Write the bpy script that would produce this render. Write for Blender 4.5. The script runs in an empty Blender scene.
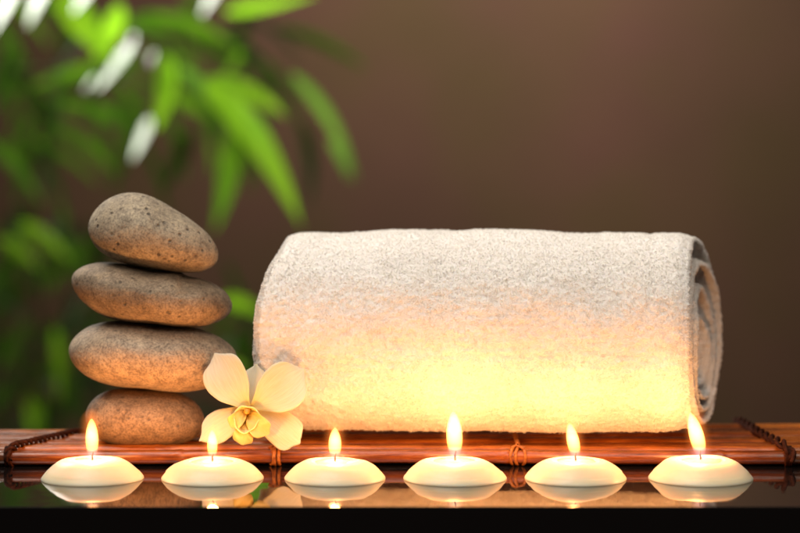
import bpy, bmesh, math, random
import numpy as np
from mathutils import Vector, Matrix
random.seed(7); rng = np.random.default_rng(11)
CM = 0.01
sc = bpy.context.scene
COL = sc.collection
rad = math.radians

# ------------------------------------------------------------------ camera geometry (centimetres)
CAMY, CAMZ, PITCH, FPX = -111.6, 17.7, rad(3.95), 2260.0
def at(px, py, Y):
    """point (cm) seen at picture position px,py (800x533) at the depth Y"""
    u = (px-400)/FPX; v = (266.5-py)/FPX
    dy = math.cos(PITCH)+v*math.sin(PITCH); dz = -math.sin(PITCH)+v*math.cos(PITCH)
    t = (Y-CAMY)/dy
    return Vector((u*t, Y, CAMZ+dz*t))

# ------------------------------------------------------------------ helpers
def link(name, me, mat=None, parent=None, smooth=True):
    o = bpy.data.objects.new(name, me); COL.objects.link(o)
    if mat: me.materials.append(mat)
    if smooth: me.shade_smooth()
    if parent: o.parent = parent
    return o
def k_(F): return F.shape[1]
def mesh_np(name, V, F, mat=None, parent=None, smooth=True, closed=True):
    """V (n,3) in cm, F (m,k) ints"""
    V = np.asarray(V, dtype=np.float32)*CM; F = np.asarray(F, dtype=np.int32)
    if closed:   # faces look outwards
        p = V[F[:, :3]].astype(np.float64); q = V[F[:, [0, 2, -1]]].astype(np.float64)
        vol = np.sum(p[:, 0]*np.cross(p[:, 1], p[:, 2]))+(np.sum(q[:, 0]*np.cross(q[:, 1], q[:, 2])) if k_(F) == 4 else 0)
        if vol < 0: F = F[:, ::-1]
    me = bpy.data.meshes.new(name); k = F.shape[1]
    me.vertices.add(len(V)); me.vertices.foreach_set('co', V.ravel())
    me.loops.add(F.size); me.loops.foreach_set('vertex_index', F.ravel())
    me.polygons.add(len(F)); me.polygons.foreach_set('loop_start', np.arange(0, F.size, k, dtype=np.int32))
    me.update(calc_edges=True); me.validate()
    return link(name, me, mat, parent, smooth)
def empty(name, loc, label, cat, group=None):
    o = bpy.data.objects.new(name, None); COL.objects.link(o); o.location = Vector(loc)*CM
    o.empty_display_size = .01
    tag(o, label, cat, group); return o
def tag(o, label=None, cat=None, group=None, kind=None):
    if label: o['label'] = label
    if cat: o['category'] = cat
    if group: o['group'] = group
    if kind: o['kind'] = kind
    return o
def grid_faces(nu, nv, wrapu=False, wrapv=False, off=0):
    iu = np.arange(nu if wrapu else nu-1); iv = np.arange(nv if wrapv else nv-1)
    A, B = np.meshgrid(iu, iv, indexing='ij'); A = A.ravel(); B = B.ravel()
    A2 = (A+1) % nu; B2 = (B+1) % nv
    return np.stack([A*nv+B, A2*nv+B, A2*nv+B2, A*nv+B2], 1)+off
def hashn(i, j, k, s):
    h = (i*374761393 + j*668265263 + k*2147483647 + s*974711) & 0xFFFFFFFF
    h = ((h ^ (h >> 13))*1274126177) & 0xFFFFFFFF
    return ((h ^ (h >> 16)) & 0xFFFFFF)/float(0xFFFFFF)
def vnoise(P, freq, seed=0):
    """value noise in 0..1 on points (n,3)"""
    Q = np.asarray(P, dtype=np.float64)*freq; I = np.floor(Q).astype(np.int64); f = Q-I; f = f*f*(3-2*f)
    r = 0
    for a in (0, 1):
        for b in (0, 1):
            for c in (0, 1):
                w = (f[:, 0] if a else 1-f[:, 0])*(f[:, 1] if b else 1-f[:, 1])*(f[:, 2] if c else 1-f[:, 2])
                r = r+w*hashn(I[:, 0]+a, I[:, 1]+b, I[:, 2]+c, seed)
    return r
def tube(path, rads, ns=8, cap=True):
    """tube along (n,3) cm path"""
    path = [Vector(p) for p in path]; n = len(path)
    if not hasattr(rads, '__len__'): rads = [rads]*n
    V = []; T0 = (path[1]-path[0]).normalized()
    N = T0.orthogonal().normalized()
    for i, p in enumerate(path):
        T = (path[min(i+1, n-1)]-path[max(i-1, 0)]).normalized()
        N = (N-T*N.dot(T)).normalized(); B = T.cross(N)
        for k in range(ns):
            a = 2*math.pi*k/ns
            V.append(tuple(p+(N*math.cos(a)+B*math.sin(a))*rads[i]))
    F = grid_faces(n, ns, wrapv=True)
    return np.array(V), F
def join(parts):
    Vs, Fs, o = [], [], 0
    for V, F in parts:
        Vs.append(V); Fs.append(F+o); o += len(V)
    return np.concatenate(Vs), np.concatenate(Fs)

# ------------------------------------------------------------------ materials
def newmat(name):
    m = bpy.data.materials.new(name); m.use_nodes = True
    nt = m.node_tree; return m, nt, nt.nodes['Principled BSDF'], nt.nodes['Material Output']
def N(nt, t, **kw):
    n = nt.nodes.new(t)
    for k, v in kw.items():
        if k.startswith('_'): setattr(n, k[1:], v)
        else: n.inputs[k.replace('__', ' ')].default_value = v
    return n
def ramp(nt, fac, stops):
    r = nt.nodes.new('ShaderNodeValToRGB'); e = r.color_ramp.elements
    while len(e) < len(stops): e.new(0.5)
    for el, (p, c) in zip(e, stops):
        el.position = p; el.color = (*c, 1) if len(c) == 3 else c
    nt.links.new(fac, r.inputs[0]); return r.outputs[0]
def objco(nt, scale=(1, 1, 1), rot=(0, 0, 0)):
    tc = nt.nodes.new('ShaderNodeTexCoord'); mp = nt.nodes.new('ShaderNodeMapping')
    mp.inputs['Scale'].default_value = scale; mp.inputs['Rotation'].default_value = rot
    nt.links.new(tc.outputs['Object'], mp.inputs[0]); return mp.outputs[0]
def noise(nt, vec, scale, detail=4, rough=.5, dist=0):
    n = nt.nodes.new('ShaderNodeTexNoise'); n.inputs['Scale'].default_value = scale
    n.inputs['Detail'].default_value = detail; n.inputs['Roughness'].default_value = rough
    n.inputs['Distortion'].default_value = dist
    nt.links.new(vec, n.inputs['Vector']); return n.outputs[0]
def bump(nt, h, strength, dist, prev=None):
    b = nt.nodes.new('ShaderNodeBump'); b.inputs['Strength'].default_value = strength
    b.inputs['Distance'].default_value = dist; nt.links.new(h, b.inputs['Height'])
    if prev is not None: nt.links.new(prev, b.inputs['Normal'])
    return b.outputs[0]
def mixc(nt, fac, a, b, mode='MIX'):
    m = nt.nodes.new('ShaderNodeMix'); m.data_type = 'RGBA'; m.blend_type = mode
    for s, v in ((0, fac), (6, a), (7, b)):
        if hasattr(v, 'links'): nt.links.new(v, m.inputs[s])
        else: m.inputs[s].default_value = v if s == 0 else (*v, 1)
    return m.outputs[2]

def mat_table():
    m, nt, b, o = newmat('black_lacquer')
    b.inputs['Base Color'].default_value = (.006, .005, .005, 1)
    b.inputs['Roughness'].default_value = .035; b.inputs['IOR'].default_value = 2.9
    v = objco(nt, (1, 1, 1))
    h = noise(nt, v, 35, 2); n1 = bump(nt, h, .05, .002)
    nt.links.new(n1, b.inputs['Normal'])
    r = ramp(nt, noise(nt, v, 90, 5, .6), [(.35, (.02,)*3), (.75, (.08,)*3)])
    nt.links.new(r, b.inputs['Roughness'])
    return m
def mat_wax():
    m, nt, b, o = newmat('cream_wax')
    b.inputs['Base Color'].default_value = (.94, .69, .45, 1)
    b.inputs['Subsurface Weight'].default_value = 1
    b.inputs['Subsurface Radius'].default_value = (1.0, .82, .62)
    b.inputs['Subsurface Scale'].default_value = .008
    b.inputs['Roughness'].default_value = .42
    v = objco(nt); nt.links.new(bump(nt, noise(nt, v, 120, 3), .12, .001), b.inputs['Normal'])
    return m
def mat_wick():
    m, nt, b, o = newmat('burnt_wick')
    v = objco(nt)
    nt.links.new(ramp(nt, noise(nt, v, 900, 2), [(.3, (.012, .008, .006)), (.8, (.06, .035, .02))]), b.inputs['Base Color'])
    b.inputs['Roughness'].default_value = .9; return m
def mat_flame(H, col_lo, col_hi, strength, name, halo=None):
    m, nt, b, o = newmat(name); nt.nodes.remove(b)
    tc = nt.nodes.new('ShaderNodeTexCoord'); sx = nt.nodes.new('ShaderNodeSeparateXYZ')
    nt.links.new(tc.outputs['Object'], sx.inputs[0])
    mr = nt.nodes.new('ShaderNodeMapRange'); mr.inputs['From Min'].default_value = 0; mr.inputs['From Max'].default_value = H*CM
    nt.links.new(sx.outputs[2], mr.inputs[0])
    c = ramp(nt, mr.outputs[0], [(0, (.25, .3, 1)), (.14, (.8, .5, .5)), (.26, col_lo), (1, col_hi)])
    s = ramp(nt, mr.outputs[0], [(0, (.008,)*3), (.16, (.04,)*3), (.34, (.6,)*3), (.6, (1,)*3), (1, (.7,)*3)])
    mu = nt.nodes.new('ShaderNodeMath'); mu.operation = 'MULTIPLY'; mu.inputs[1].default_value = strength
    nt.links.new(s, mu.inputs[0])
    if halo:    # halo glow thins out with distance from the flame's own axis
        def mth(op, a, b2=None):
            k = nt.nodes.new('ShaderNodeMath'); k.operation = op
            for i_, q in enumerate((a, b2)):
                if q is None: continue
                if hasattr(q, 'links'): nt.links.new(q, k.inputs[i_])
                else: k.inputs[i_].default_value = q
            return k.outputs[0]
        ax = mth('MULTIPLY', mth('POWER', mr.outputs[0], 1.25), halo[1]*CM)
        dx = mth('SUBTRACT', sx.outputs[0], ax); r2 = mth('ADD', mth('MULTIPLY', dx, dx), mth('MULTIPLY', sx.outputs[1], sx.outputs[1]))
        rr_ = mth('DIVIDE', mth('SQRT', r2), halo[0]*CM); fo = mth('POWER', mth('MAXIMUM', mth('SUBTRACT', 1.0, rr_), 0.0), 3.0)
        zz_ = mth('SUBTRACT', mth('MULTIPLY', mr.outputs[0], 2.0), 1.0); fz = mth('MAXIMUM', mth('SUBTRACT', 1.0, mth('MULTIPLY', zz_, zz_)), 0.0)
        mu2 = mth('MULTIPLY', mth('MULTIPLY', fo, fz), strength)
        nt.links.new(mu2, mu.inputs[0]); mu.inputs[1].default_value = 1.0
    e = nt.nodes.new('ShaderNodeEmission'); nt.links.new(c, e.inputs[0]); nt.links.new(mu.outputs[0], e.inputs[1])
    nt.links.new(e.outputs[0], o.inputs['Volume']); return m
def mat_towel():
    m, nt, b, o = newmat('white_terry_cotton')
    v = objco(nt)
    c = ramp(nt, noise(nt, v, 60, 4), [(.3, (.84, .815, .78)), (.75, (.90, .885, .86))])
    nt.links.new(c, b.inputs['Base Color'])
    b.inputs['Roughness'].default_value = .95
    b.inputs['Specular IOR Level'].default_value = .1
    b.inputs['Subsurface Weight'].default_value = .35; b.inputs['Subsurface Radius'].default_value = (1, .8, .55)
    b.inputs['Subsurface Scale'].default_value = .005
    h = noise(nt, v, 650, 3, .6, .6)
    nt.links.new(bump(nt, h, .45, .0008), b.inputs['Normal'])
    return m
def mat_pile():
    m, nt, b, o = newmat('terry_loops'); nt.nodes.remove(b)
    d = nt.nodes.new('ShaderNodeBsdfDiffuse'); d.inputs[0].default_value = (.90, .88, .85, 1)
    t = nt.nodes.new('ShaderNodeBsdfTranslucent'); t.inputs[0].default_value = (.92, .89, .84, 1)
    x = nt.nodes.new('ShaderNodeMixShader'); x.inputs[0].default_value = .22
    nt.links.new(d.outputs[0], x.inputs[1]); nt.links.new(t.outputs[0], x.inputs[2]); nt.links.new(x.outputs[0], o.inputs[0]); return m
def mat_stone(name, lo, mid, hi, speck, seed, pits=.5):
    m, nt, b, o = newmat(name)
    tc = nt.nodes.new('ShaderNodeTexCoord'); mp = nt.nodes.new('ShaderNodeMapping')
    mp.inputs['Location'].default_value = (seed*.37, seed*.19, seed*.53); nt.links.new(tc.outputs['Object'], mp.inputs[0]); v = mp.outputs[0]
    base = ramp(nt, noise(nt, v, 45, 6, .65), [(.28, lo), (.5, mid), (.72, hi)])
    fine = ramp(nt, noise(nt, v, 950, 3, .7), [(.36, (.45, .42, .4)), (.52, (1, 1, 1)), (.68, (1.35, 1.3, 1.2))])
    c = mixc(nt, .8, base, fine, 'MULTIPLY')
    c = mixc(nt, .75, c, ramp(nt, noise(nt, v, 210, 4, .6, .4), [(.34, (.58, .54, .5)), (.5, (1.05, 1.03, .98)), (.68, (1.3, 1.25, 1.12))]), 'MULTIPLY')
    vo = nt.nodes.new('ShaderNodeTexVoronoi'); vo.inputs['Scale'].default_value = 210; vo.inputs['Randomness'].default_value = 1
    wob = mixc(nt, .0035, v, v); 
    nt.links.new(v, vo.inputs['Vector'])
    gate = ramp(nt, noise(nt, v, 75, 2), [(.42, (0, 0, 0)), (.52, (1, 1, 1))])
    dots = ramp(nt, vo.outputs['Distance'], [(.13, (1, 1, 1)), (.25, (0, 0, 0))])
    dm = nt.nodes.new('ShaderNodeMath'); dm.operation = 'MULTIPLY'; nt.links.new(gate, dm.inputs[0]); nt.links.new(dots, dm.inputs[1])
    dd = nt.nodes.new('ShaderNodeMath'); dd.operation = 'MULTIPLY'; dd.inputs[1].default_value = pits; nt.links.new(dm.outputs[0], dd.inputs[0])
    c2 = mixc(nt, dd.outputs[0], c, speck)
    nt.links.new(c2, b.inputs['Base Color'])
    b.inputs['Roughness'].default_value = .75
    inv = nt.nodes.new('ShaderNodeMath'); inv.operation = 'SUBTRACT'; inv.inputs[0].default_value = 1; nt.links.new(dd.outputs[0], inv.inputs[1])
    n1 = bump(nt, inv.outputs[0], .8, .0007)
    n2 = bump(nt, noise(nt, v, 480, 5, .75), .5, .0005, n1)
    n3 = bump(nt, noise(nt, v, 90, 3), .3, .001, n2)
    nt.links.new(n3, b.inputs['Normal']); return m
def mat_bamboo():
    m, nt, b, o = newmat('red_brown_bamboo')
    v = objco(nt, (1, 14, 14)); v2 = objco(nt)
    g = noise(nt, v, 60, 6, .65)
    c = ramp(nt, g, [(.25, (.075, .015, .003)), (.5, (.34, .088, .012)), (.75, (.58, .21, .035))])
    blot = ramp(nt, noise(nt, v2, 28, 4, .6), [(.38, (.45, .38, .35)), (.6, (1, 1, 1))])
    oi = nt.nodes.new('ShaderNodeObjectInfo'); tint = ramp(nt, oi.outputs['Random'], [(0, (.35, .30, .30)), (.5, (.9, .85, .85)), (1, (1.35, 1.5, 1.4))])
    nt.links.new(mixc(nt, 1, mixc(nt, .8, c, blot, 'MULTIPLY'), tint, 'MULTIPLY'), b.inputs['Base Color'])
    b.inputs['Specular IOR Level'].default_value = .5
    r = ramp(nt, noise(nt, v, 90, 3), [(.3, (.18,)*3), (.8, (.40,)*3)]); nt.links.new(r, b.inputs['Roughness'])
    nt.links.new(bump(nt, g, .35, .0006), b.inputs['Normal']); return m
def mat_fibre(name, a, bcol, rough=.6):
    m, nt, b, o = newmat(name)
    v = objco(nt)
    g = noise(nt, v, 500, 4, .7)
    nt.links.new(ramp(nt, g, [(.3, a), (.75, bcol)]), b.inputs['Base Color'])
    b.inputs['Roughness'].default_value = rough; b.inputs['Specular IOR Level'].default_value = .25 if rough < .6 else .05
    nt.links.new(bump(nt, g, .6, .0004), b.inputs['Normal']); return m
def mat_petal(name, ca, cb, cy):
    m, nt, b, o = newmat(name)
    tc = nt.nodes.new('ShaderNodeTexCoord'); sx = nt.nodes.new('ShaderNodeSeparateXYZ'); nt.links.new(tc.outputs['UV'], sx.inputs[0])
    c0 = ramp(nt, sx.outputs[0], [(0, cy), (.3, ca), (1, cb)])
    mp = nt.nodes.new('ShaderNodeMapping'); mp.inputs['Scale'].default_value = (1.2, 16, 1); nt.links.new(tc.outputs['UV'], mp.inputs[0])
    vein = noise(nt, mp.outputs[0], 2.5, 3, .5)
    c = mixc(nt, .5, c0, ramp(nt, vein, [(.35, (.80, .74, .62)), (.6, (1, 1, 1))]), 'MULTIPLY')
    nt.links.new(c, b.inputs['Base Color'])
    b.inputs['Roughness'].default_value = .5; b.inputs['Subsurface Weight'].default_value = .6
    b.inputs['Subsurface Radius'].default_value = (1, .8, .4); b.inputs['Subsurface Scale'].default_value = .003
    nt.links.new(bump(nt, vein, .25, .0008), b.inputs['Normal']); return m
def mat_leaf(name, a, bcol, trans=.5, rough=.35):
    m, nt, b, o = newmat(name)
    v = objco(nt); c = ramp(nt, noise(nt, v, 14, 3), [(.3, a), (.75, bcol)])
    nt.links.new(c, b.inputs['Base Color']); b.inputs['Roughness'].default_value = rough
    tr = nt.nodes.new('ShaderNodeBsdfTranslucent'); nt.links.new(mixc(nt, 1, c, (1.5, 1.7, .6), 'MULTIPLY'), tr.inputs[0])
    mx = nt.nodes.new('ShaderNodeMixShader'); mx.inputs[0].default_value = trans
    nt.links.new(b.outputs[0], mx.inputs[1]); nt.links.new(tr.outputs[0], mx.inputs[2]); nt.links.new(mx.outputs[0], o.inputs[0])
    return m
def mat_wall():
    m, nt, b, o = newmat('brown_plaster')
    v = objco(nt)
    c = ramp(nt, noise(nt, v, 5, 2, .5), [(.32, (.084, .056, .029)), (.5, (.090, .053, .035)), (.68, (.094, .048, .040))])
    c = mixc(nt, .9, c, ramp(nt, noise(nt, v, 2.6, 3, .5), [(.3, (.80, .78, .78)), (.7, (1.12, 1.1, 1.08))]), 'MULTIPLY')
    nt.links.new(c, b.inputs['Base Color']); b.inputs['Roughness'].default_value = .9
    nt.links.new(bump(nt, noise(nt, v, 60, 5), .3, .004), b.inputs['Normal']); return m

M_PILE = mat_pile()
M_MELT, nt_, b_, o_ = newmat('molten_wax')
b_.inputs['Base Color'].default_value = (.86, .66, .38, 1); b_.inputs['Roughness'].default_value = .06
b_.inputs['Subsurface Weight'].default_value = 1; b_.inputs['Subsurface Radius'].default_value = (1, .8, .5); b_.inputs['Subsurface Scale'].default_value = .006
M_TABLE, M_WAX, M_WICK, M_TOWEL, M_BAM = mat_table(), mat_wax(), mat_wick(), mat_towel(), mat_bamboo()
M_REED = mat_fibre('reed_lashing', (.14, .032, .008), (.52, .20, .05), .35)
M_CORD = mat_fibre('dark_cord', (.012, .004, .003), (.075, .024, .013), .85)

# ------------------------------------------------------------------ setting
def box(name, x0, x1, y0, y1, z0, z1, mat, bev=0, parent=None):
    bm = bmesh.new(); bmesh.ops.create_cube(bm, size=1)
    for v in bm.verts:
        v.co = Vector(((x0+x1)/2+v.co.x*(x1-x0), (y0+y1)/2+v.co.y*(y1-y0), (z0+z1)/2+v.co.z*(z1-z0)))*CM
    if bev:
        bmesh.ops.bevel(bm, geom=bm.edges[:]+bm.verts[:], offset=bev*CM, segments=3, affect='EDGES', profile=.5)
    me = bpy.data.meshes.new(name); bm.to_mesh(me); bm.free()
    return link(name, me, mat, parent, smooth=False)
FRONT = -11.4
tab = box('table_top', -70, 70, FRONT, 13, -6, 0, M_TABLE, .05)
m_, nt_, b_, o_ = newmat('matte_black_edge'); b_.inputs['Base Color'].default_value = (.004, .003, .003, 1); b_.inputs['Roughness'].default_value = .6; b_.inputs['Specular IOR Level'].default_value = .08
tab.data.materials.append(m_)
for p_ in tab.data.polygons:
    if p_.normal.y < -.05: p_.material_index = 1
tag(tab, 'glossy black lacquered table top under the candles and the mat', 'table')
wall = box('backdrop_wall', -200, 200, 215, 221, -60, 160, mat_wall()); tag(wall, kind='structure')
flo = box('floor', -200, 200, -60, 215, -64, -60, mat_wall()); tag(flo, kind='structure')

# ------------------------------------------------------------------ bamboo mat
MAT_TOP = .88
mat = empty('bamboo_mat', (0, 0, 0), 'red brown bamboo slat mat with reed lashings under towel and stones', 'mat')
def rod(y0, y1, r0, r1, rz, zc, x0, x1, seed, node_xs=()):
    """one long cane or split, its section an ellipse, from x0,y0 to x1,y1"""
    nx = 300; ns = 28
    X = np.linspace(x0, x1, nx); V = np.zeros((nx, ns, 3)); a = np.linspace(0, 2*math.pi, ns, endpoint=False)
    for i, x in enumerate(X):
        t = (x-x0)/(x1-x0); s = 1.0
        for nxp in node_xs:
            d = (x-nxp)/.16; s += .10*math.exp(-d*d) - .06*math.exp(-((x-nxp-.30)/.10)**2)
        if i in (0, nx-1): s *= .86
        yc = y0+(y1-y0)*t + .05*math.sin(x*.21+seed*3); ry = r0+(r1-r0)*t
        zz = zc+.035*math.sin(x*.17+seed*1.7)
        V[i, :, 0] = x
        V[i, :, 1] = yc+ry*s*np.sign(np.cos(a))*np.abs(np.cos(a))**.9
        V[i, :, 2] = zz+rz*s*np.sin(a)
    Vf = V.reshape(-1, 3); F = grid_faces(nx, ns, wrapv=True)
    c0 = len(Vf); Vf = np.concatenate([Vf, [[x0, y0, zc]], [[x1, y1, zc]]])
    capq = []
    for k in range(0, ns, 2):
        capq.append([c0, (k+2) % ns, k+1, k]); b_ = (nx-1)*ns; capq.append([c0+1, b_+k, b_+k+1, b_+(k+2) % ns])
    return mesh_np('bamboo_cane', Vf, np.concatenate([F, np.array(capq)]), M_BAM, mat)
rod(.22, .22, .39, .39, .35, .465, -20.1, 27, 1, (-11, 5.3, 16))
ly = [1.14, 1.95, 2.78, 3.60, 4.42, 5.22, 6.05]; ry_ = [1.30, 2.32, 3.52, 4.80, 6.18, 7.62, 9.10]
tops = [.915, .86, .94, .87, .93, .88, .98]
for k in range(7):
    r_a = .385; r_b = (.45, .53, .57, .63, .67, .70, .70)[k]; h_ = (.40, .37, .42, .38, .41, .39, .42)[k]
    rod(ly[k], ry_[k], r_a, r_b, h_, tops[k]-h_, -26-.3*(k % 3), 27, k+2, (random.uniform(-18, 0), random.uniform(3, 19)))
# end cords: two strands twisted round each other, running back over the canes
def cord(pts, rad_, strand, pitch):
    P = []
    for i in range(len(pts)-1):
        a, b_ = Vector(pts[i]), Vector(pts[i+1]); n = max(2, int((b_-a).length/.045))
        P += [a.lerp(b_, k/n) for k in range(n)]
    for _ in range(10):
        P = [P[0]]+[(P[i-1]+P[i]*2+P[i+1])/4 for i in range(1, len(P)-1)]+[P[-1]]
    parts = []
    for s in range(2):
        q = []; L = 0; Nn = Vector((0, 0, 1))
        for i, p in enumerate(P):
            T = (P[min(i+1, len(P)-1)]-P[max(i-1, 0)]).normalized()
            if i: L += (p-P[i-1]).length
            Nn = (Nn-T*Nn.dot(T)).normalized(); B = T.cross(Nn); a = 2*math.pi*(L/pitch+s/2)
            q.append(p+(Nn*math.cos(a)+B*math.sin(a))*rad_)
        parts.append(tube(q, strand, 7))
    return join(parts)
def wrap(xc, yc, zc, ry, rz, w, turns, r, tilt, seed):
    """a reed wound round a cane"""
    q = []; n = int(turns*26)
    for i in range(n+1):
        a = 2*math.pi*i/26+seed
        q.append((xc+w*(i/n-.5)+tilt*math.cos(a), yc+ry*math.cos(a), zc+rz*math.sin(a)))
    return tube(q, r, 7)
xl = at(10, 455, 0).x; xr = at(786, 452, 0).x
mesh_np('end_cord', *join([cord([(xl, -.32, .35), (xl-.1, -.28, .75), (xl+.15, .3, 1.05), (xl+.75, 1.6, 1.02), (xl+1.5, 3.2, 1.02), (xl+2.3, 4.9, 1.02), (xl+2.6, 5.6, .98), (xl+2.9, 6.5, .8)], .11, .09, .80),
        wrap(xl-.1, .25, .5, .50, .45, .30, 4, .07, .0, 0), wrap(xl+.05, .25, .5, .53, .47, .15, 2, .08, .06, 1)]), M_CORD, mat)
mesh_np('end_cord', *join([cord([(xr+.2, -.30, .3), (xr+.2, -.26, .8), (xr-.1, .3, 1.08), (xr-.25, 1.6, 1.06), (xr-.45, 3.2, 1.05), (xr-.6, 4.9, 1.05), (xr-.75, 6.9, 1.05), (xr-.9, 9.2, 1.0), (xr-1.0, 10.4, .8)], .165, .115, 2.0),
        wrap(xr+.15, .25, .5, .50, .45, .34, 4, .08, .04, 0)]), M_CORD, mat)
for px, n in ((275, 2.6), (518, 3.0)):
    xm = at(px, 455, 0).x
    ps = []
    for k in range(3):   # flat strands side by side with small gaps, each slightly skewed
        x_ = xm+(-.20+.21*k); tl = random.uniform(-.10, .10)
        q = [(x_+tl*math.cos(a)*2, .25+.455*math.cos(a), .5+.415*math.sin(a)) for a in np.linspace(0, 2*math.pi, 29)]
        ps.append(tube(q, .088+random.uniform(-.012, .014), 8))
    ps.append(tube([(xm-.34, .1, .95), (xm-.1, .2, 1.04), (xm+.12, .3, .97), (xm+.36, .2, .93)], .06, 6))
    ps.append(tube([(xm-.3, .4, .93), (xm, .15, 1.02), (xm+.3, -.05, .9)], .055, 6))
    ps.append(cord([(xm, .5, .98), (xm+.05, 1.5, .98), (xm+.05, 3.0, .96), (xm+.08, 4.9, .96)], .06, .06, .5))
    mesh_np('reed_lashing', *join(ps), M_REED, mat)

# ------------------------------------------------------------------ candles
def lathe(prof, ns=96, ecc=None):
    V = []
    for r, z in prof:
        for k in range(ns):
            a = 2*math.pi*k/ns
            V.append((r*math.cos(a), r*math.sin(a), z))
    return np.array(V), grid_faces(len(prof), ns, wrapv=True)
def smooth_prof(pts, n=10):
    P = [Vector((a, b)) for a, b in pts]; out = []
    for i in range(len(P)-1):
        p0, p1, p2, p3 = P[max(i-1, 0)], P[i], P[i+1], P[min(i+2, len(P)-1)]
        for k in range(n):
            t = k/n
            out.append(tuple(.5*((2*p1)+(p2-p0)*t+(2*p0-5*p1+4*p2-p3)*t*t+(3*p1-3*p2*1+p3-p0)*t**3)))
    out.append(tuple(P[-1])); return out
def make_candle(px, rimy, W, top, fh, fw, lean, wickz, label, seed):
    """px centre, W width in px, fh/fw flame height and width (cm), lean (cm)"""
    Y = -3.6
    p = at(px, rimy, Y); R = W/2/(FPX/(Y-CAMY))
    root = empty('floating_candle', (p.x, Y, 0), label, 'candle', 'lit candles in a row')
    h = top
    prof = smooth_prof([(.02, .035), (1.6, .03), (2.40/2.55*R, .0), (R*.99, .002), (R, .014), (R*.988, .10), (R*.90, .36), (R*.80, .58), (R*.70, .74*h/.9), (R*.60, .85*h/.9), (R*.53, h*.965), (R*.47, h*.985), (R*.41, h*.955), (R*.2, h*.93), (R*.08, h*.925), (.01, h*.925)], 7)
    V, F = lathe(prof, 110)
    nz = vnoise(V+seed*13, .8, seed)-.5
    V[:, 2] += np.where(V[:, 2] > .3, nz*.13, 0)
    k = 1+(vnoise(V*[1, 1, .3]+seed*7, .6, seed+3)-.5)*.02; V[:, 0] *= k; V[:, 1] *= k
    mesh_np('wax', V, F, M_WAX, root)
    zt = h*.93
    rp = .42*R; a_ = np.linspace(0, 2*math.pi, 64, endpoint=False)
    wob = 1+.05*np.sin(3*a_+seed)+.03*np.sin(5*a_+2*seed)
    rings = [np.stack([rp*q*wob*np.cos(a_), rp*q*wob*np.sin(a_), np.full(64, h*.945+z_)], 1) for q, z_ in ((.03, .012), (.5, .01), (.92, .008), (1.0, -.01))]
    pv = np.concatenate(rings); pz = vnoise(pv*[1, 1, 0]+seed*13, .8, seed)-.5; pv[:, 2] += pz*.05
    mesh_np('melted_wax', pv, grid_faces(4, 64, wrapv=True), M_MELT, root, closed=False)
    wk = [(0, 0, zt-.1), (0.005, 0, zt+.12), (lean*.06, .0, zt+.24), (lean*.12+.05, 0, zt+wickz+.12)]
    V, F = tube(wk, [.05, .048, .045, .03], 8); mesh_np('wick', V, F, M_WICK, root)
    # flame: a lathe of glowing gas inside an added halo volume that imitates its glow, leaning with the draught
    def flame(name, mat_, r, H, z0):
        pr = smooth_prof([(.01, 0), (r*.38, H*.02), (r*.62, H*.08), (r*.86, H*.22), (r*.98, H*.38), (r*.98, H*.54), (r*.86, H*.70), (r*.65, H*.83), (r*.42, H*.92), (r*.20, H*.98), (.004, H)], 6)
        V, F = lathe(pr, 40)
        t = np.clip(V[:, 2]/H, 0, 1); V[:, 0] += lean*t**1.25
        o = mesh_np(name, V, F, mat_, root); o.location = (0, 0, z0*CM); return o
    z0 = zt+.10
    flame('flame', mat_flame(fh, (1, .42, .09), (1, .46, .11), 1500, 'flame_core'), fw/2, fh, z0)
    flame('flame_halo', mat_flame(fh*1.40, (1, .24, .04), (1, .24, .04), 300, 'flame_halo', (fw/2+.5, lean)), fw/2+.55, fh*1.40, z0-.25)  # wider glow round the flame, added as an emissive volume
    L = bpy.data.lights.new('candle_light', 'POINT'); L.energy = LAMP*(fh/1.8)**.8; L.color = (1, .42, .135); L.shadow_soft_size = .0035
    lo = bpy.data.objects.new('candle_light', L); COL.objects.link(lo); lo.parent = root
    lo.location = (lean*.4*CM, 0, (z0+fh*.5)*CM)
    return root
LAMP = .116
cs = [(92.5, 478, 103, .93, 1.95, .62, -.02, .30, 'leftmost lit cream candle with an upright flame, in front of the bottom stone', 1),
      (212.5, 478, 103, .88, 1.45, .50, .0, .26, 'lit cream candle with a small flame, in front of the yellow orchid', 2),
      (335, 478, 102, .88, 1.55, .62, .0, .28, 'third lit cream candle from the left, below the left end of the towel', 3),
      (455, 478, 104, .93, 2.30, .78, -.08, .36, 'lit cream candle with the widest flame, left of the right reed lashing', 4),
      (575.5, 478, 103, .90, 1.75, .62, -.30, .28, 'lit cream candle with a short left-leaning flame, right of the right reed lashing', 5),
      (700.5, 480, 105, .96, 2.20, .74, -.50, .34, 'rightmost lit cream candle with a tall left-leaning flame', 6)]
for c in cs: make_candle(*c)

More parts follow.
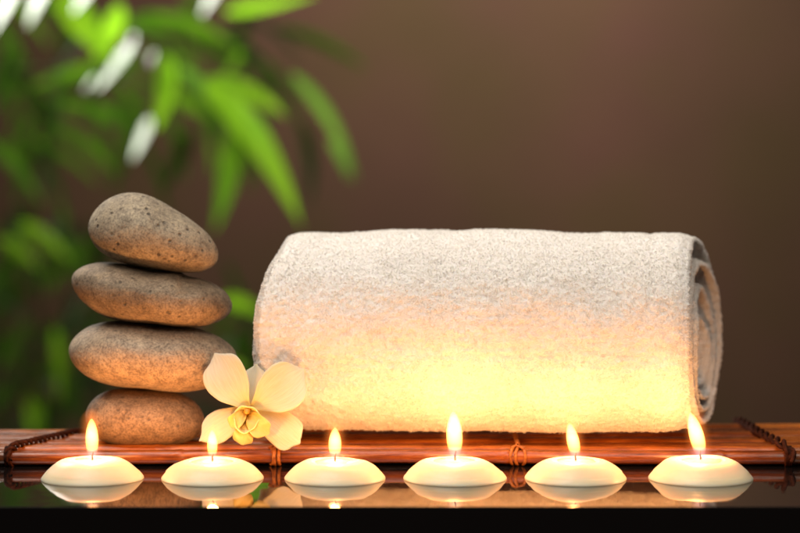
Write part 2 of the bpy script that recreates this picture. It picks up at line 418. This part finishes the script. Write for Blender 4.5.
# ------------------------------------------------------------------ stones
def stone(outline, Yc, depth, mat_, label, seed, chip=None):
    pts = [at(x, y, Yc) for x, y in outline]
    P = np.array([(p.x, p.z) for p in pts]); c = (P.max(0)+P.min(0))/2
    d = P-c; th = np.arctan2(d[:, 1], d[:, 0]); r = np.hypot(d[:, 0], d[:, 1])
    K = 4
    A = np.stack([np.ones_like(th)]+[f(k*th) for k in range(1, K+1) for f in (np.cos, np.sin)], 1)
    # fit 1/r^2-like smooth outline
    coef, *_ = np.linalg.lstsq(A, 1/r**2, rcond=None)
    nu, nv = 360, 181
    t = np.linspace(0, 2*math.pi, nu, endpoint=False); ph = np.linspace(-math.pi/2, math.pi/2, nv)
    At = np.stack([np.ones_like(t)]+[f(k*t) for k in range(1, K+1) for f in (np.cos, np.sin)], 1)
    R = 1/np.sqrt(np.maximum(At@coef, 1e-3))
    Tm, Ph = np.meshgrid(t, ph, indexing='ij'); Rm = R[:, None]
    cph = np.cos(Ph)**.92
    V = np.stack([Rm*np.cos(Tm)*cph, depth*np.sin(Ph), Rm*np.sin(Tm)*cph], -1).reshape(-1, 3)
    n1 = vnoise(V+seed*10, .35, seed)-.5; n2 = vnoise(V+seed*5, 1.1, seed+1)-.5; n3 = vnoise(V, 9, seed)-.5
    s = 1+n1*.05+n2*.02+n3*.004
    inner = cph.reshape(-1)
    V = V*(1+(s-1)*np.where(inner > .999, .6, 1))[:, None]
    if chip:
        cx, cz = [at(chip[0], chip[1], Yc)[k] for k in (0, 2)]
        X = V[:, 0]+c[0]-cx; Z = V[:, 2]+c[1]-cz
        edge = X+(vnoise(V, 2.5, 5)-.5)*.8
        m_ = 1/(1+np.exp(-edge/.16))*np.clip((Z+.75)/.9, 0, 1)*np.exp(-np.maximum(X, 0)/.9)
        m_ = m_-.0*np.exp(-((edge+.12)/.14)**2)*np.clip((Z+.75)/.9, 0, 1)
        V = V*(1-.17*m_)[:, None]
    F = grid_faces(nu, nv, wrapu=True)
    o = mesh_np('river_stone', V, F, mat_)
    o.location = Vector((c[0], Yc, c[1]))*CM
    tag(o, label, 'stone', 'stacked river stones'); return o
mA = mat_stone('grey_speckled_stone', (.24, .20, .15), (.34, .29, .22), (.44, .385, .30), (.05, .04, .033), 1, .85)
mB = mat_stone('brown_speckled_stone', (.15, .11, .075), (.24, .185, .13), (.33, .265, .20), (.045, .034, .026), 2, .7)
mC = mat_stone('tan_smooth_stone', (.28, .21, .15), (.37, .29, .215), (.44, .355, .275), (.16, .10, .065), 3, .35)
mD = mat_stone('brown_pitted_stone', (.20, .13, .085), (.265, .185, .125), (.33, .24, .17), (.06, .04, .03), 4, .6)
YS = 2.9
stone([(89, 231), (91, 220), (97, 209), (104, 202), (115, 195), (128.5, 193), (145, 195), (160, 201), (187, 218), (205, 231), (213, 240), (217, 252), (215, 261), (209.5, 268), (203, 271.5), (191.5, 273), (175, 272), (160, 270), (140, 267), (126, 264), (113, 259), (104, 254), (95, 246)],
      YS, 2.5, mA, 'top stone of the stack, grey, egg shaped and finely speckled', 1)
stone([(72, 285), (74, 278), (79, 271), (86, 266), (97, 262.5), (112, 262), (135, 266), (169, 271), (202, 277.5), (216, 284), (226, 292), (231, 300), (232, 308), (229, 316), (220, 322), (202, 325.5), (169, 325.5), (131, 322), (110, 317), (90, 307), (79, 298)],
      YS+.1, 2.9, mB, 'second stone from the top, dark speckled with a chipped notch', 2, chip=(187, 279))
stone([(70.5, 352), (73, 342), (80, 332), (90, 325.5), (109, 321), (125, 321.5), (145, 323), (180, 327), (207, 332), (222, 338), (231, 347), (235, 359), (232, 372), (222, 383), (205, 389), (185, 391), (162, 390), (125, 387), (95, 379), (80, 371), (73, 363)],
      YS, 3.1, mC, 'third stone from the top, pale tan, smooth and widest', 3)
stone([(87.5, 418), (89, 406), (96, 396), (106, 391), (125, 389), (148, 389), (169, 391), (185, 395.5), (196, 403), (202, 414), (202.5, 426), (196, 437), (185, 442), (169, 445), (140, 445.5), (115, 444), (100, 439), (91, 430)],
      YS-.1, 2.5, mD, 'bottom stone of the stack, reddish brown, rounded and smallest', 4)

# ------------------------------------------------------------------ rolled towel
YAW = rad(7.5); TY = 5.1
TA = at(256, 340, TY+1.6); TB = at(690, 340, TY-1.4)
YC_L, YC_R = TY+.7, TY-.7
ZB, ZT = MAT_TOP-.03, None
zt_l = at(300, 222, YC_L).z; zt_r = at(690, 222, YC_R).z
PITCHR = .93      # radial distance between turns (cm)
TH = .60
TURNS = 3.9
PH0 = -1.05       # free edge tucked behind and below
def section(phi):
    """unit outer contour: phi 0 = front (towards camera, -y), pi/2 = up"""
    c, s = np.cos(phi), np.sin(phi); e = np.where(s < 0, .74, .93)
    yy = -np.sign(c)*np.abs(c)**e; zz = np.sign(s)*np.abs(s)**np.where(s < 0, .86, .97)
    return yy, zz
XL0, XR0 = at(263, 340, YC_L).x, at(686, 340, YC_R).x
def xends(turn, sn, cs):
    """left and right end of the cloth at this turn and height sn (-1..1)"""
    l = XL0+.05+1.45*np.clip(sn, 0, 1)**2.2+.5*np.clip(-sn, 0, 1)**4+.25*np.clip(turn, 0, 5)
    # the end was cut a little askew: the far side of every turn stands out further than the near side
    r = XR0+.66+1.48*cs*np.clip(1-.16*turn, .1, 1)+.10*np.sin(turn*9)-.42*np.clip(sn, 0, 1)**2+np.interp(turn, [0, .8, 1.1, 2, 3, 4], [0, 0, .22, .25, .05, -.25])
    return l, r
def surf(turn, u, side):
    """turn: turns from the free edge; u 0..1 along the roll; side +1 outer face, -1 inner"""
    phi = PH0+2*math.pi*turn
    yy, zz = section(phi)
    l, r = xends(turn, zz, yy)
    x = l+(r-l)*u
    f = (x-XL0)/(XR0-XL0)
    yc = YC_L+(YC_R-YC_L)*f
    top = zt_l+(zt_r-zt_l)*f+.09*np.sin(x*.36+.6)+.04*np.sin(x*.83+2)
    zb = ZB+.22*np.clip(f-.75, 0, 1)*2
    RZ = (top-zb)/2; zc = (top+zb)/2
    RY = RZ*.95
    tt = turn+(TH/PITCHR if side < 0 else 0)
    sh = PITCHR*tt
    # ends of the roll draw in slightly
    endr = .12*np.exp(-np.abs(x-l)/.25)+.26*np.exp(-np.abs(r-x)/.38)
    sh = sh+endr*(1 if side > 0 else -1)
    ky = np.maximum(RY-sh, .04); kz = np.maximum(RZ-sh, .04)
    zoff = -.32*tt
    return np.stack([x, yc+yy*ky, zc+zz*kz+zoff], -1)
def towel_mesh():
    """the cloth as one closed sheet: outer face, rounded hems, inner face"""
    step = .07
    nt_ = 1700
    # more samples on the outermost turn
    T = np.concatenate([np.linspace(0, 1.15, 620), np.linspace(1.15, TURNS, 560)[1:]])
    nu = 330
    U = np.linspace(0, 1, nu); U = .5-.5*np.cos(math.pi*U)*(1-0*U); U = .35*U+.65*np.linspace(0, 1, nu)
    Tm, Um = np.meshgrid(T, U, indexing='ij')
    Po = surf(Tm, Um, 1); 
    Ui = np.linspace(0, 1, 60); Tm2, Um2 = np.meshgrid(T, Ui, indexing='ij'); Pi = surf(Tm2, Um2, -1)
    # ring across: outer (u 0..1), hem, inner (u 1..0), hem
    hem = []
    def hemc(Pa, Pb, sgn):
        out = []
        for a in np.linspace(0, math.pi, 7)[1:-1]:
            m_ = (Pa+Pb)/2; d = (Pa-Pb)/2
            q = m_+d*math.cos(a); q = q.copy(); q[:, 0] += sgn*.26*math.sin(a); out.append(q)
        return np.stack(out, 1)
    Hr = hemc(Po[:, -1], Pi[:, -1], 1); Hl = hemc(Pi[:, 0], Po[:, 0], -1)
    G = np.concatenate([Po, Hr, Pi[:, ::-1], Hl], 1)
    return G
G = towel_mesh(); nT, nW = G.shape[:2]
V = G.reshape(-1, 3)
F = grid_faces(nT, nW, wrapv=True)
def normals(G):
    du = np.roll(G, -1, 1)-np.roll(G, 1, 1); dv = np.gradient(G, axis=0)
    n = np.cross(du, dv); n /= np.linalg.norm(n, axis=-1, keepdims=True)+1e-9; return n
Nn = normals(G)
# check orientation: outer face at turn .3 should point away from the axis
ic = np.argmin(np.abs(np.linspace(0, 1.15, 620)-.3)); mid = G[ic, 150]
axisy = (YC_L+YC_R)/2
if np.dot(Nn[ic, 150], mid-np.array([mid[0], axisy, 6])) < 0: Nn = -Nn; F = F[:, ::-1]
Nf = Nn.reshape(-1, 3)
def relief(P):
    w = P+1.2*np.stack([vnoise(P, .9, 21), vnoise(P, .9, 22), vnoise(P, .9, 23)], 1)
    big = (vnoise(P, .45, 1)-.5)*.14+(vnoise(w, 1.1, 2)-.5)*.07
    fold = (vnoise(P*[.35, 1, 1], .8, 9)-.5)*.05
    fine = (vnoise(P, 4.5, 3)-.5)*.07+(vnoise(P, 8.5, 4)-.5)*.055
    cd = at(608, 292, YC_R-3.5); dent = -.16*np.exp(-((P[:, 0]-cd.x)/1.1)**2-((P[:, 2]-cd.z)/1.2)**2)*(P[:, 1] < YC_R)
    cr = -.05*np.exp(-((P[:, 0]-cd.x-1.9-.28*(P[:, 2]-cd.z)+.2*np.sin(P[:, 2]*1.3))/.22)**2)*np.clip((P[:, 2]-4)/3, 0, 1)
    cr2 = -.04*np.exp(-((P[:, 0]-XL0-2.2-.15*P[:, 2]+.2*np.sin(P[:, 2]))/.25)**2)*np.clip((7-P[:, 2])/3, 0, 1)
    return big+fold+fine+dent+cr+cr2
# free edge fade so that the sheet does not self-cross much
V2 = V+Nf*relief(V)[:, None]
V2[:, 2] = np.maximum(V2[:, 2], MAT_TOP-.02)
towel = empty('rolled_towel', ((TA.x+TB.x)/2, TY, 0), 'thick white terry towel rolled up on the bamboo mat', 'towel')
o = mesh_np('cloth', V2-np.array([(TA.x+TB.x)/2, TY, 0]), F, M_TOWEL, towel, closed=False)
# terry pile: small curled loops all over the outside and both ends
def pile(n):
    # area-weighted sampling of the outer quads that can show
    A = V2[F]; area = np.linalg.norm(np.cross(A[:, 2]-A[:, 0], A[:, 3]-A[:, 1]), axis=1)/2
    ti = F[:, 0]//nW; wi = F[:, 0] % nW
    Tv = np.concatenate([np.linspace(0, 1.15, 620), np.linspace(1.15, TURNS, 560)[1:]])[ti]
    outer = (wi < 330); endz = ((wi > 330-26) & (wi < 330+22)) | (wi < 8) | (wi > nW-6)
    w = area*np.where(outer & (Tv < 1.1), 1, np.where(endz, 4.0, 0))
    cen = A.mean(1); nrm = np.cross(A[:, 2]-A[:, 0], A[:, 3]-A[:, 1]); nrm /= np.linalg.norm(nrm, axis=1, keepdims=True)+1e-9
    if np.mean(np.sum(nrm*Nf[F[:, 0]], 1)) < 0: nrm = -nrm
    facing = nrm[:, 1] < .35
    w = w*np.where(facing, 1, .12)
    idx = rng.choice(len(F), n, p=w/w.sum())
    a = rng.random((n, 1)); b = rng.random((n, 1)); Q = A[idx]
    base = (Q[:, 0]*(1-a)+Q[:, 1]*a)*(1-b)+(Q[:, 3]*(1-a)+Q[:, 2]*a)*b
    nn = nrm[idx]
    # combed direction drifting slowly over the cloth
    d = rng.normal(size=(n, 3))+1.2*np.stack([vnoise(base, 1.3, 31)-.5, vnoise(base, 1.3, 32)-.5, vnoise(base, 1.3, 33)-.5], 1)*2.4
    d -= nn*np.sum(d*nn, 1, keepdims=True); d /= np.linalg.norm(d, axis=1, keepdims=True)+1e-9
    h = (.04+.06*rng.random((n, 1)))*(1+.35*(vnoise(base, 2.0, 40)[:, None]-.5)); L = .05+.07*rng.random((n, 1))
    sd = np.cross(nn, d); j = (rng.random((n, 1))-.5)*.06
    K = 4; pts = []
    for k in range(K):
        t = k/(K-1)
        pts.append(base+nn*(h*math.sin(math.pi*t)**.75-.02)+d*L*(t-.35)+sd*j*math.sin(math.pi*2*t))
    pts = np.stack(pts, 1)                                         # n,K,3
    r = (.008+.005*rng.random((n, 1, 1)))
    S = np.repeat(sd[:, None], K, 1)
    tw = rng.normal(size=(n, 1, 3))*.8+S; tw /= np.linalg.norm(tw, axis=-1, keepdims=True)
    R_ = np.stack([pts-tw*r, pts+tw*r], 2)                          # n,K,2,3 fine flat fibres
    Vp = R_.reshape(-1, 3)
    f0 = grid_faces(K, 2)
    Fp = (f0[None]+(np.arange(n)*K*2)[:, None, None]).reshape(-1, 4)
    return Vp, Fp
Vp, Fp = pile(450000)
Vp[:, 2] = np.maximum(Vp[:, 2], MAT_TOP-.02)
po = mesh_np('terry_pile', Vp-np.array([(TA.x+TB.x)/2, TY, 0]), Fp, M_PILE, towel, closed=False); po['kind'] = 'stuff'

# ------------------------------------------------------------------ orchid
M_PET = mat_petal('cream_petal', (.70, .62, .42), (.74, .68, .50), (.66, .53, .20))
M_LIP = mat_petal('yellow_lip', (.58, .42, .10), (.64, .52, .24), (.45, .26, .03))
FY = -.15
fc = at(249, 412, FY)
orch = empty('orchid_flower', tuple(fc), 'cream yellow orchid blossom lying against the towel beside the stones', 'flower')
SC = FPX/(FY-CAMY)
def petal(name, base, tip, width, prof, bend, cup, mat_, yb=0, yt=0, side=0, ruff=.03, seed=0):
    """base/tip in picture px; width px; prof = list of (u, half width 0..1)"""
    b0 = np.array([(base[0]-249)/SC, -(base[1]-412)/SC]); t0 = np.array([(tip[0]-249)/SC, -(tip[1]-412)/SC])
    ax = t0-b0; L = np.linalg.norm(ax); ax /= L; pr = np.array([ax[1], -ax[0]])
    nu, nv = 40, 25; V = []; UV = []
    pu, pw = zip(*prof)
    us = np.linspace(0, 1, nu)
    ws = np.interp(us, pu, pw)
    for _ in range(3): ws[1:-1] = (ws[:-2]+2*ws[1:-1]+ws[2:])/4
    W = width/SC/2
    for i, u in enumerate(us):
        for v in np.linspace(-1, 1, nv):
            w = ws[i]*W*v
            tiproll = -.10*L*(v*v)*u**6
            p = b0+ax*(L*u+tiproll)+pr*(w+side*L*math.sin(math.pi*u)*.5)
            y = yb+(yt-yb)*u-bend*math.sin(math.pi*u)+cup*(v*v)*ws[i]+ruff*math.sin(u*9+v*4+seed)*abs(v)*1.2+.02*math.cos(v*math.pi*1)*math.sin(math.pi*u)
            V.append((p[0], y, p[1])); UV.append((u, v*.5+.5))
    F = grid_faces(nu, nv)
    o = mesh_np(name, V, F, mat_, orch, closed=False)
    uvl = o.data.uv_layers.new(name='UVMap'); li = np.zeros(len(o.data.loops), dtype=np.int32); o.data.loops.foreach_get('vertex_index', li)
    uvl.data.foreach_set('uv', np.array(UV, dtype=np.float32)[li].ravel())
    s = o.modifiers.new('Solidify', 'SOLIDIFY'); s.thickness = .0003
    return o
broad = [(0, .16), (.12, .38), (.3, .78), (.5, .98), (.66, 1), (.8, .90), (.9, .70), (.97, .40), (1, .10)]
narrow = [(0, .3), (.2, .62), (.45, .95), (.65, 1), (.82, .8), (.93, .5), (1, .08)]
blunt = [(0, .4), (.2, .75), (.5, .95), (.75, 1), (.9, .85), (.97, .62), (1, .3)]
petal('petal', (247, 408), (209, 355), 45, broad, .25, -.22, M_PET, 0, .15, side=-.07, seed=1)
petal('petal', (253, 407), (302, 365), 49, broad, .28, -.2, M_PET, 0, .2, side=.09, seed=2)
petal('sepal', (250, 406), (251, 363), 27, narrow, .05, .12, M_PET, .35, .55, seed=3)
petal('sepal', (246, 410), (200, 445), 32, narrow, .10, .14, M_PET, .25, .1, side=.06, seed=4)
petal('sepal', (256, 410), (303, 440), 37, blunt, .12, .14, M_PET, .25, .05, side=-.03, seed=5)
# lip: two raised side lobes, a scooped mid lobe and the column above
def blob(name, c, rx, ry, rz, open_dir, mat_, seed):
    """an open cup, mouth towards the viewer"""
    V = []; UV = []; nu, nv = 22, 36
    for i in range(nu):
        u = i/(nu-1); a = u*1.75
        for k in range(nv):
            b = 2*math.pi*k/nv; fl = 1+.10*math.sin(3*b+seed)*u**3+.05*math.sin(7*b)*u**4
            r = math.sin(a)*fl+(.25*u**5)
            V.append(((c[0]-249)/SC+rx*r*math.cos(b), -ry*(1-math.cos(a))-.05+open_dir*r*math.sin(b), -(c[1]-412)/SC+rz*r*math.sin(b)))
            UV.append((.1+.9*u, k/nv))
    F = grid_faces(nu, nv, wrapv=True)
    o = mesh_np(name, V, F, mat_, orch, closed=False)
    uvl = o.data.uv_layers.new(name='UVMap'); li = np.zeros(len(o.data.loops), dtype=np.int32); o.data.loops.foreach_get('vertex_index', li)
    uvl.data.foreach_set('uv', np.array(UV, dtype=np.float32)[li].ravel())
    s = o.modifiers.new('Solidify', 'SOLIDIFY'); s.thickness = .0006
    return o
lip = blob('lip', (249, 419), .50, .55, .52, .15, M_LIP, .4)
petal('lip_lobe', (251, 414), (272, 433), 22, blunt, .35, -.15, M_LIP, -.2, -.45, side=.05, ruff=.05, seed=7)
petal('lip_lobe', (246, 412), (233, 428), 16, blunt, .30, -.12, M_LIP, -.2, -.4, side=-.05, ruff=.05, seed=8)
petal('lip_lobe', (248, 424), (246, 445), 21, blunt, .25, .18, M_LIP, -.35, -.45, ruff=.07, seed=9)
V, F = lathe(smooth_prof([(.01, 0), (.13, .02), (.17, .15), (.15, .35), (.10, .5), (.01, .55)], 5), 18)
V = np.stack([V[:, 0]-.02, -.2-V[:, 2]*.75, V[:, 1]+.12-V[:, 2]*.25], 1)
o = mesh_np('column', V, F, M_LIP, orch)

orch.rotation_euler = (rad(-8), rad(3), rad(-7))
# ------------------------------------------------------------------ lamps
def area(name, loc, target, size, energy, color, sizey=None):
    L = bpy.data.lights.new(name, 'AREA'); L.energy = energy; L.color = color; L.size = size*CM
    if sizey: L.shape = 'RECTANGLE'; L.size_y = sizey*CM
    o = bpy.data.objects.new(name, L); COL.objects.link(o); o.location = Vector(loc)*CM
    o.rotation_euler = (Vector(target)-Vector(loc)).to_track_quat('-Z', 'Y').to_euler(); return o
KEY = Vector((-35, -25, 125))
area('softbox_key', KEY, (0, 3, 4), 80, 4.4, (1, .90, .79)).data.spread = rad(90)
area('softbox_front', (30, -120, 120), (0, 0, 5), 80, 1.5, (1, .86, .72)).data.spread = rad(60)
BACK = Vector((-95, 178, 120))
area('leaf_backlight', BACK, (-28, 112, 25), 55, 8.5, (1, .98, .9)).data.spread = rad(52)  # unseen area lamp added to light the leaves from behind
area('wall_wash', (14, 150, 104), (12, 215, 42), 40, 10.0, (1, .83, .62)).data.spread = rad(120)

# ------------------------------------------------------------------ bamboo plants behind
M_L1 = mat_leaf('lit_bamboo_leaf', (.12, .25, .02), (.22, .37, .035), .62)  # bright green, with the backlight partly put into the colour
M_L2 = mat_leaf('dim_bamboo_leaf', (.018, .045, .008), (.045, .09, .012), .35, .5)  # dark green, also painted this dim for leaves outside the backlight
M_L3 = mat_leaf('glossy_bamboo_leaf', (.10, .22, .05), (.2, .34, .1), .35, .45)
M_L3.node_tree.nodes['Principled BSDF'].inputs['Specular IOR Level'].default_value = .38
M_STEM = mat_leaf('bamboo_stem', (.08, .12, .03), (.15, .2, .06), .0)
LB = 25
def leaf(pts, wpx, Y, normal=None, seed=0, flat=False):
    Y = Y+LB; wpx = wpx*.72
    """pts: px path base..tip at depth Y; lance shaped blade with midrib fold"""
    P = [at(x, y, Y) for x, y in pts]
    Q = [P[0]]; n = 18
    cur = []
    for i in range(n+1):
        t = i/n
        if len(P) == 2: cur.append(P[0].lerp(P[1], t))
        else: cur.append(P[0]*(1-t)**2+P[1]*2*t*(1-t)+P[2]*t*t)
    Lz = (cur[-1]-cur[0]).length
    hw = wpx/2/(FPX/(Y-CAMY))
    view = Vector((0, -1, .05)); nrm = (normal or view).normalized()
    V = []; rr = random.Random(seed*17+3); dz = rr.uniform(-.25, .25)*Lz
    for i, p in enumerate(cur):
        t = i/n; T = (cur[min(i+1, n)]-cur[max(i-1, 0)]).normalized()
        S = T.cross(nrm).normalized(); Nr = S.cross(T)
        w = hw*(math.sin(math.pi*min(1, t*1.02+.02))**.55)*(1-.55*t)*1.25 if t < 1 else 0
        if flat:      # the blade lies in the plane square to nrm
            q = p-P[0]; p = p+Vector((0, -(q.x*nrm.x+q.z*nrm.z)/nrm.y, 0))
        else: p = p+Vector((0, dz*(t-.3)+rr.uniform(-.03, .03), 0))
        for s in (-1, -.5, 0, .5, 1): V.append(tuple(p+S*w*s+Nr*(-(.05 if flat else .18)*w*(1-abs(s)))))
    return np.array(V), grid_faces(n+1, 5)
def half(pt):
    """blade direction that mirrors the leaf backlight towards the viewer"""
    p = Vector(pt); v = (Vector((0, CAMY, CAMZ))-p).normalized(); l = (BACK-p).normalized()
    return (v+l).normalized()
def plant(name, label, leaves, stems, foot, loc):
    root = empty(name, loc, label, 'plant')
    by = {}
    for k, (pts, w, Y, mm, mode) in enumerate(leaves):
        nrm = None; rr = random.Random(k+91)
        if mode == 'w': nrm = half(at(*pts[len(pts)//2], Y))
        elif mode == 'b': nrm = Vector((-.35+rr.uniform(-.2, .2), .75, .55))      # turned to the light, seen through
        else: nrm = Vector((rr.uniform(-.7, .7), -.8, rr.uniform(-.3, .8)))
        by.setdefault(mm, []).append(leaf(pts, w, Y, nrm, k, mode == 'w'))
    for mm, ls in by.items():
        V, F = join(ls); mesh_np('foliage', V-np.array(loc), F, mm, root, closed=False)
    ps = []
    for pth, r in stems:
        ps.append(tube(pth, r, 8))
    V, F = join(ps); mesh_np('stem', V-np.array(loc), F, M_STEM, root)
    return root
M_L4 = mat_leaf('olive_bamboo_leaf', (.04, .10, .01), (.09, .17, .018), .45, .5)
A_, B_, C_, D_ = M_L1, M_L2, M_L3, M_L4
L1 = [
 ([(205, 85), (262, 125), (303, 228)], 42, 72, A_, 'b'), ([(205, 82), (248, 82), (286, 118)], 28, 80, A_, 'f'),
 ([(234, 125), (232, 175), (213, 234)], 32, 88, D_, 'b'), ([(125, 25), (180, 12), (238, 48)], 28, 85, D_, 'f'),
 ([(225, 12), (265, 6), (318, -6)], 20, 88, A_, 'b'), ([(278, 28), (325, 38), (368, 70)], 22, 92, D_, 'f'),
 ([(292, 75), (335, 110), (357, 185)], 18, 90, C_, 'f'), ([(330, 140), (345, 155), (350, 182)], 14, 90, C_, 'f'),
 ([(300, 120), (318, 160), (308, 210)], 20, 96, B_, 'f'),
 ([(180, 68), (205, 85), (234, 130)], 20, 78, C_, 'f'), ([(132, 44), (120, 62), (104, 92)], 34, 74, C_, 'w'),
 ([(165, 55), (172, 90), (155, 135)], 34, 76, A_, 'b'), ([(150, 118), (146, 136), (139, 160)], 26, 76, C_, 'w'),
 ([(60, -15), (80, 25), (118, 62)], 46, 78, A_, 'b'), ([(120, 5), (112, 40), (92, 60)], 30, 80, A_, 'b'),
 ([(22, -30), (18, 5), (14, 38)], 30, 70, C_, 'w'), ([(48, -30), (48, 0), (44, 32)], 30, 74, C_, 'w'),
 ([(95, -25), (88, 0), (80, 16)], 30, 76, C_, 'w'), ([(222, -20), (212, -4), (204, 18)], 28, 80, C_, 'w'),
 ([(105, 65), (70, 75), (30, 88)], 22, 95, D_, 'f'), ([(130, 120), (90, 112), (45, 98)], 24, 95, D_, 'f'),
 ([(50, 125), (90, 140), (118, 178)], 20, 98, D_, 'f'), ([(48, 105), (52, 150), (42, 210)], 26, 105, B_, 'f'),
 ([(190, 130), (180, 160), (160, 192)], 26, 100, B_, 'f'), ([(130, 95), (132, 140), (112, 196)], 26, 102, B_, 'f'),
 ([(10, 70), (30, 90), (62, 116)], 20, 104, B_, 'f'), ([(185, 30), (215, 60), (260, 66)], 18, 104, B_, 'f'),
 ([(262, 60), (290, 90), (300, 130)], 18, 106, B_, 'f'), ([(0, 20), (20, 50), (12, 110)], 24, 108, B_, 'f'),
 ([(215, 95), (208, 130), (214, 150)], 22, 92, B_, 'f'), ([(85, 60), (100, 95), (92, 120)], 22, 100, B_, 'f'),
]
def px3(x, y, Y): return tuple(at(x, y, Y+LB))
for k_i in range(3):
    rq = random.Random(k_i+709); x = rq.uniform(0, 250); y = rq.uniform(-5, 140); a = rq.uniform(1.3, 2.4); q = rq.uniform(12, 26)
    L1.append(([(x, y), (x+q*.5*math.cos(a), y+q*.5*math.sin(a)), (x+q*math.cos(a), y+q*math.sin(a))], rq.uniform(7, 11), rq.uniform(75, 90), C_, 'w'))
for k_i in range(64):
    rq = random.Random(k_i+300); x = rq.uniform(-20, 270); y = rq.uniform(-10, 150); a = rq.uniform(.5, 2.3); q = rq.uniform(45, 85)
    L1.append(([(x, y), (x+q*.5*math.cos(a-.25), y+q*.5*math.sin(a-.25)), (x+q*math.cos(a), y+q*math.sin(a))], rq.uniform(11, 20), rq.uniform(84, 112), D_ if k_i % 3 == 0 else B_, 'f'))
st1 = [([px3(-60, -60, 86), px3(20, -10, 84), px3(110, 20, 82), px3(160, 45, 81), px3(205, 85, 80), px3(240, 110, 82)], [.28, .25, .2, .16, .12, .06]),
       ([px3(110, 20, 82), px3(190, 15, 88), px3(280, 30, 92), px3(300, 80, 92)], [.14, .12, .1, .05]),
       ([px3(-60, -60, 86), px3(-80, 250, 92), px3(-90, 620, 100), (px3(-95, 620, 100)[0], 100, -60)], [.5, .6, .7, .75]),
       ([px3(-70, 60, 90), px3(20, 70, 96), px3(105, 68, 98), px3(135, 120, 98)], [.2, .15, .1, .06])]
plant('bamboo_plant', 'blurred bamboo branch with bright green leaves hanging above the stones', L1, st1, None, (px3(-95, 620, 100)[0], 100, -60))
L2 = []
rr = random.Random(5)
for k in range(120):
    x = rr.uniform(-30, 110)*(1 if k % 3 else 1.0); y = rr.uniform(205, 470); x += (y-300)*.02
    if k > 95: x = rr.uniform(110, 275); y = rr.uniform(300, 450)
    a = rr.uniform(.6, 2.5); L = rr.uniform(35, 75)
    p0 = (x, y); p2 = (x+L*math.cos(a), y+L*math.sin(a)*.8); p1 = ((p0[0]+p2[0])/2+rr.uniform(-8, 8), (p0[1]+p2[1])/2-rr.uniform(0, 12))
    L2.append(([p0, p1, p2], rr.uniform(15, 26), rr.uniform(100, 135), B_, 'f'))
L2 += [([(20, 225), (45, 235), (72, 262)], 26, 96, A_, 'f'), ([(-5, 240), (15, 245), (40, 270)], 24, 98, A_, 'f'), ([(60, 200), (70, 225), (62, 250)], 16, 98, C_, 'f'),
       ([(222, 300), (245, 300), (268, 318)], 24, 90, A_, 'b'), ([(236, 330), (250, 345), (262, 385)], 30, 100, B_, 'f'), ([(225, 262), (245, 300), (250, 330)], 14, 104, B_, 'f'),
       ([(205, 375), (225, 360), (250, 372)], 22, 98, A_, 'f'), ([(55, 330), (65, 365), (58, 405)], 22, 110, A_, 'f'), ([(30, 395), (40, 415), (30, 440)], 26, 112, A_, 'f')]
st2 = []
for bx, tx in ((-20, 5), (30, 45), (75, 60), (115, 92), (240, 246)):
    st2.append(([(px3(bx, 600, 118)[0], 118, -60), px3(bx, 480, 118), px3((bx+tx)/2, 340, 116), px3(tx, 220 if tx < 200 else 290, 112)], [.5, .42, .3, .12]))
plant('leafy_shrub', 'dark leafy shrub blurred behind the stack of stones', L2, st2, None, (px3(40, 600, 118)[0], 118, -60))

# ------------------------------------------------------------------ world, camera, render
w = bpy.data.worlds.new('World'); sc.world = w; w.use_nodes = True
bg = w.node_tree.nodes['Background']; bg.inputs[0].default_value = (1, .86, .74, 1); bg.inputs[1].default_value = .06
cam = bpy.data.cameras.new('camera'); co = bpy.data.objects.new('camera', cam); COL.objects.link(co)
co.location = Vector((0, CAMY, CAMZ))*CM; co.rotation_euler = (math.pi/2-PITCH, 0, 0)
cam.sensor_width = 36; cam.lens = 36*FPX/800; cam.clip_start = .01; cam.clip_end = 50
cam.dof.use_dof = True; cam.dof.focus_distance = (-CAMY-1.2)*CM/1; cam.dof.aperture_fstop = 4.6; cam.dof.aperture_blades = 0
sc.camera = co
sc.view_settings.view_transform = 'Standard'; sc.view_settings.look = 'None'; sc.view_settings.exposure = 0; sc.view_settings.gamma = 1
sc.render.engine = 'CYCLES'; cy = sc.cycles
cy.use_denoising = True; cy.max_bounces = 8; cy.diffuse_bounces = 4; cy.glossy_bounces = 4; cy.volume_bounces = 0
cy.sample_clamp_indirect = 6; cy.caustics_reflective = False; cy.caustics_refractive = False
